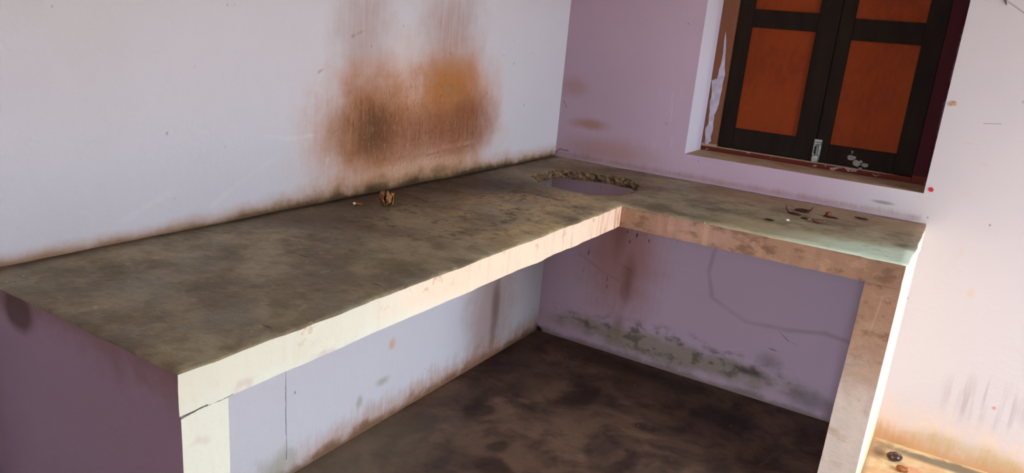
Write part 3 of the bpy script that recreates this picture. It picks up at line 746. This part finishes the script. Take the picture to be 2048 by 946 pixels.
# ------------------------------------------------------------------ small things lying about
def spindle(bm, ctr, rad, squash=(1, 1, 1), lob=0, lobamp=0., u=16, v=10, cut=None, jit=0.):
    """lobed spheroid, optionally only a sector of it (for husk segments)"""
    grid = []
    for j in range(v+1):
        th = math.pi*j/v; row = []
        for i in range(u+(1 if cut else 0)):
            ph = (cut[0]+(cut[1]-cut[0])*i/u) if cut else 2*math.pi*i/u
            r = rad*(1+lobamp*math.cos(lob*ph))
            d = Vector((math.sin(th)*math.cos(ph), math.sin(th)*math.sin(ph), math.cos(th)))
            r *= 1+jit*mnoise.noise(d*3+Vector(ctr)*50)
            row.append(bm.verts.new((ctr[0]+d.x*r*squash[0], ctr[1]+d.y*r*squash[1], ctr[2]+d.z*r*squash[2])))
        grid.append(row)
    n = len(grid[0])
    for a, b in zip(grid, grid[1:]):
        for i in range(n-1 if cut else n): bm.faces.new((a[i], a[(i+1) % n], b[(i+1) % n], b[i]))
    bmesh.ops.remove_doubles(bm, verts=bm.verts, dist=1e-6)
def solid(o, th):
    md = o.modifiers.new('thickness', 'SOLIDIFY'); md.thickness = th; md.offset = 0
p_ = at(772, 411, 2, H)
nut = tag(empty('dried_husk', (p_.x, p_.y, H+.001), .5), 'small dry tan nut husk, split open, on the cement counter by the stained wall', 'nut husk')
bm = bmesh.new(); spindle(bm, (0, 0, .0135), .0125, (1, 1, 1.0), 5, .06, jit=.15); link('kernel', bm, M['kernel'], nut, True)
for k, (a0, a1, lean) in enumerate(((-1.5, -.45, .12), (-.3, .75, .2), (.95, 2.0, .1), (2.2, 3.3, .16), (3.5, 4.6, .14))):
    bm = bmesh.new(); spindle(bm, (0, 0, .0), .0165, (1, 1, 1.12), u=6, v=9, cut=(a0, a1), jit=.45)
    am = (a0+a1)/2
    bmesh.ops.rotate(bm, verts=bm.verts, cent=(0, 0, -.018), matrix=Matrix.Rotation(lean, 3, Vector((-math.sin(am), math.cos(am), 0))))
    bmesh.ops.translate(bm, verts=bm.verts, vec=(0, 0, .0190))
    zmin = min(v.co.z for v in bm.verts)
    bmesh.ops.translate(bm, verts=bm.verts, vec=(0, 0, max(0, .0005-zmin)))
    solid(link('husk_segment', bm, M['husk'], nut, True), .0014)
def curl(name, px, py, length, width, bend, lift, rz, mat, label, cat, tail=0, surf=(2, H), z0=H):
    """curled strip of dried leaf or peel resting on the counter; optional upturned tail"""
    length *= 1.1; width *= 1.4; tail *= 1.25
    q = at(px, py, *surf); bm = bmesh.new(); n, mrows = 10, 5; grid = []
    for i in range(n+1):
        t = i/n-.5; wd = width*(1-abs(2*t)**2.2*.85)
        zt_ = lift*(2*abs(t))**2+(tail*max(0, t-.25)**2*12)
        row = []
        for j in range(mrows):
            s = j/(mrows-1)-.5
            a = s*bend
            row.append(bm.verts.new((t*length, math.sin(a)*wd/max(bend, .2)*1.0+.15*length*t*t, zt_+(1-math.cos(a))*wd/max(bend, .2)+.0012*mnoise.noise(Vector((t*6, s*4, px))))))
        grid.append(row)
    for a, b in zip(grid, grid[1:]):
        for j in range(mrows-1): bm.faces.new((a[j], a[j+1], b[j+1], b[j]))
    zm = min(v.co.z for v in bm.verts)
    bmesh.ops.translate(bm, verts=bm.verts, vec=(0, 0, -zm+.0007))
    o = link(name, bm, mat, None, True, (q.x, q.y, z0+.0008)); o.rotation_euler.z = rz; solid(o, .0012)
    return tag(o, label, cat)
chip = tag(empty('peel_chip', tuple(at(714, 411, 2, H)+Vector((0, 0, .001))), .6), 'tiny amber peel chip with a pale tip, beside the nut husk on the counter', 'peel')
bm = bmesh.new(); spindle(bm, (.004, 0, .0035), .009, (1.2, .6, .36), jit=.3); link('peel', bm, M['chip'], chip, True)
bm = bmesh.new(); spindle(bm, (-.0075, 0, .004), .0050, (1, .8, .75), jit=.3); link('pale_tip', bm, M['pale'], chip, True)

curl('dried_leaf', 1586, 429, .050, .014, 2.2, .002, -.2+math.pi, M['leaf'], 'dark curled dry leaf with a thin upturned stalk, on the short counter', 'leaf', tail=.022)
curl('dried_leaf', 1606, 425, .052, .022, 2.6, .003, .15, M['leaf'], 'dark boat-shaped dry leaf with one end raised, on the short counter below the window', 'leaf', tail=.018)
curl('leaf_crumb', 1608, 438, .020, .010, 1.6, .001, .1, M['leaf'], 'flat dark leaf crumb between the curled leaves on the counter', 'crumb')
curl('leaf_crumb', 1617, 436, .022, .014, 2.4, .004, 1.1, M['leafpink'], 'brown curled crumb with a raised pale rim, between the curled leaves', 'crumb')
curl('dried_peel', 1634, 446, .044, .020, 2.6, .006, -.45, M['leafpink'], 'pinkish brown curl of dry peel on the short counter', 'peel', tail=.004)
curl('dried_leaf', 1722, 439, .040, .013, 1.8, .002, -.15, M['leaf'], 'thin dark dry leaf lying flat by itself near the lit end of the short counter', 'leaf')
curl('leaf_crumb', 1538, 441, .026, .010, 1.4, .001, -.1, M['leaf'], 'flat dark leaf crumb left alone on the bare part of the short counter', 'crumb')
p_ = at(1658, 435, 2, H)
hood = tag(empty('dried_bud', (p_.x, p_.y, H+.001), -.15), 'dark red hood-shaped dry bud with a flat brim on the short counter', 'bud')
bm = bmesh.new(); spindle(bm, (-.004, 0, .0085), .0085, (1.05, 1, 1), 4, .08, jit=.3); link('bud', bm, M['leafred'], hood, True)
bm = bmesh.new(); spindle(bm, (.004, 0, .0022), .021, (1.15, .55, .09), 3, .12, jit=.3); link('brim', bm, M['leaf'], hood, True)
p_ = at(1575, 443, 2, H)
bm = bmesh.new(); spindle(bm, (0, 0, .0035), .0048, (1.1, .9, .72), jit=.5)
tag(link('plaster_grit', bm, M['grit'], None, False, (p_.x, p_.y, H+.001)), 'tiny white plaster grain on the short counter near the curled leaves', 'grit')
p_ = at(1787, 921, 2, 0)
seed = tag(empty('seed', (p_.x, p_.y, .0005), .4), 'dark glossy brown seed on the dusty floor beside the counter end', 'seed')
bm = bmesh.new(); spindle(bm, (0, 0, .0150), .0225, (1.1, .9, .66), 5, .03, 20, 12, jit=.12); link('seed_body', bm, M['seed'], seed, True)
bm = bmesh.new(); spindle(bm, (.004, .0, .0225), .0150, (1, .9, .52), 5, .05, 16, 10, jit=.2); link('seed_cap', bm, M['seedtop'], seed, True)
p_ = at(1802, 943, 2, 0)
bm = bmesh.new(); spindle(bm, (0, 0, .010), .016, (1.1, .8, .62), 3, .1, jit=.4)
tag(link('husk_scrap', bm, M['chip'], None, True, (p_.x, p_.y, .0005)), 'brown husk scrap on the floor next to the glossy seed', 'husk')

def wall_fleck(name, px, py, rx, rz, th, mat, label, cat, n=9):
    q = at(px, py, 1, 0.)
    pts_ = [(q.x+rx*math.cos(t)*random.uniform(.75, 1.1), q.z+rz*math.sin(t)*random.uniform(.7, 1.1)) for t in [k*2*math.pi/n for k in range(n)]]
    bm = flat_patch(pts_, -th, th, 1, .0004)
    return tag(link(name, bm, mat), label, cat)
wall_fleck('red_fleck', 1862, 379, .0085, .0085, .002, M['red'], 'small bright red fleck stuck on the pale wall beside the window corner', 'fleck')
wall_fleck('mud_fleck', 1905, 207, .014, .009, .003, M['mud'], 'small tan mud fleck stuck on the pale wall beside the window', 'fleck')
a_ = at(2008, -8, 1, 0.); b_ = at(2013, 10, 1, 0.)
bm = bmesh.new(); tube(bm, [(a_.x, -.001, a_.z), ((a_.x+b_.x)/2, -.004, (a_.z+b_.z)/2), (b_.x, -.004, b_.z)], [.0028, .0028, .0014], 8)
tag(link('wall_splinter', bm, M['nail'], None, True), 'thin dark splinter hanging on the pale wall high beside the window', 'splinter')
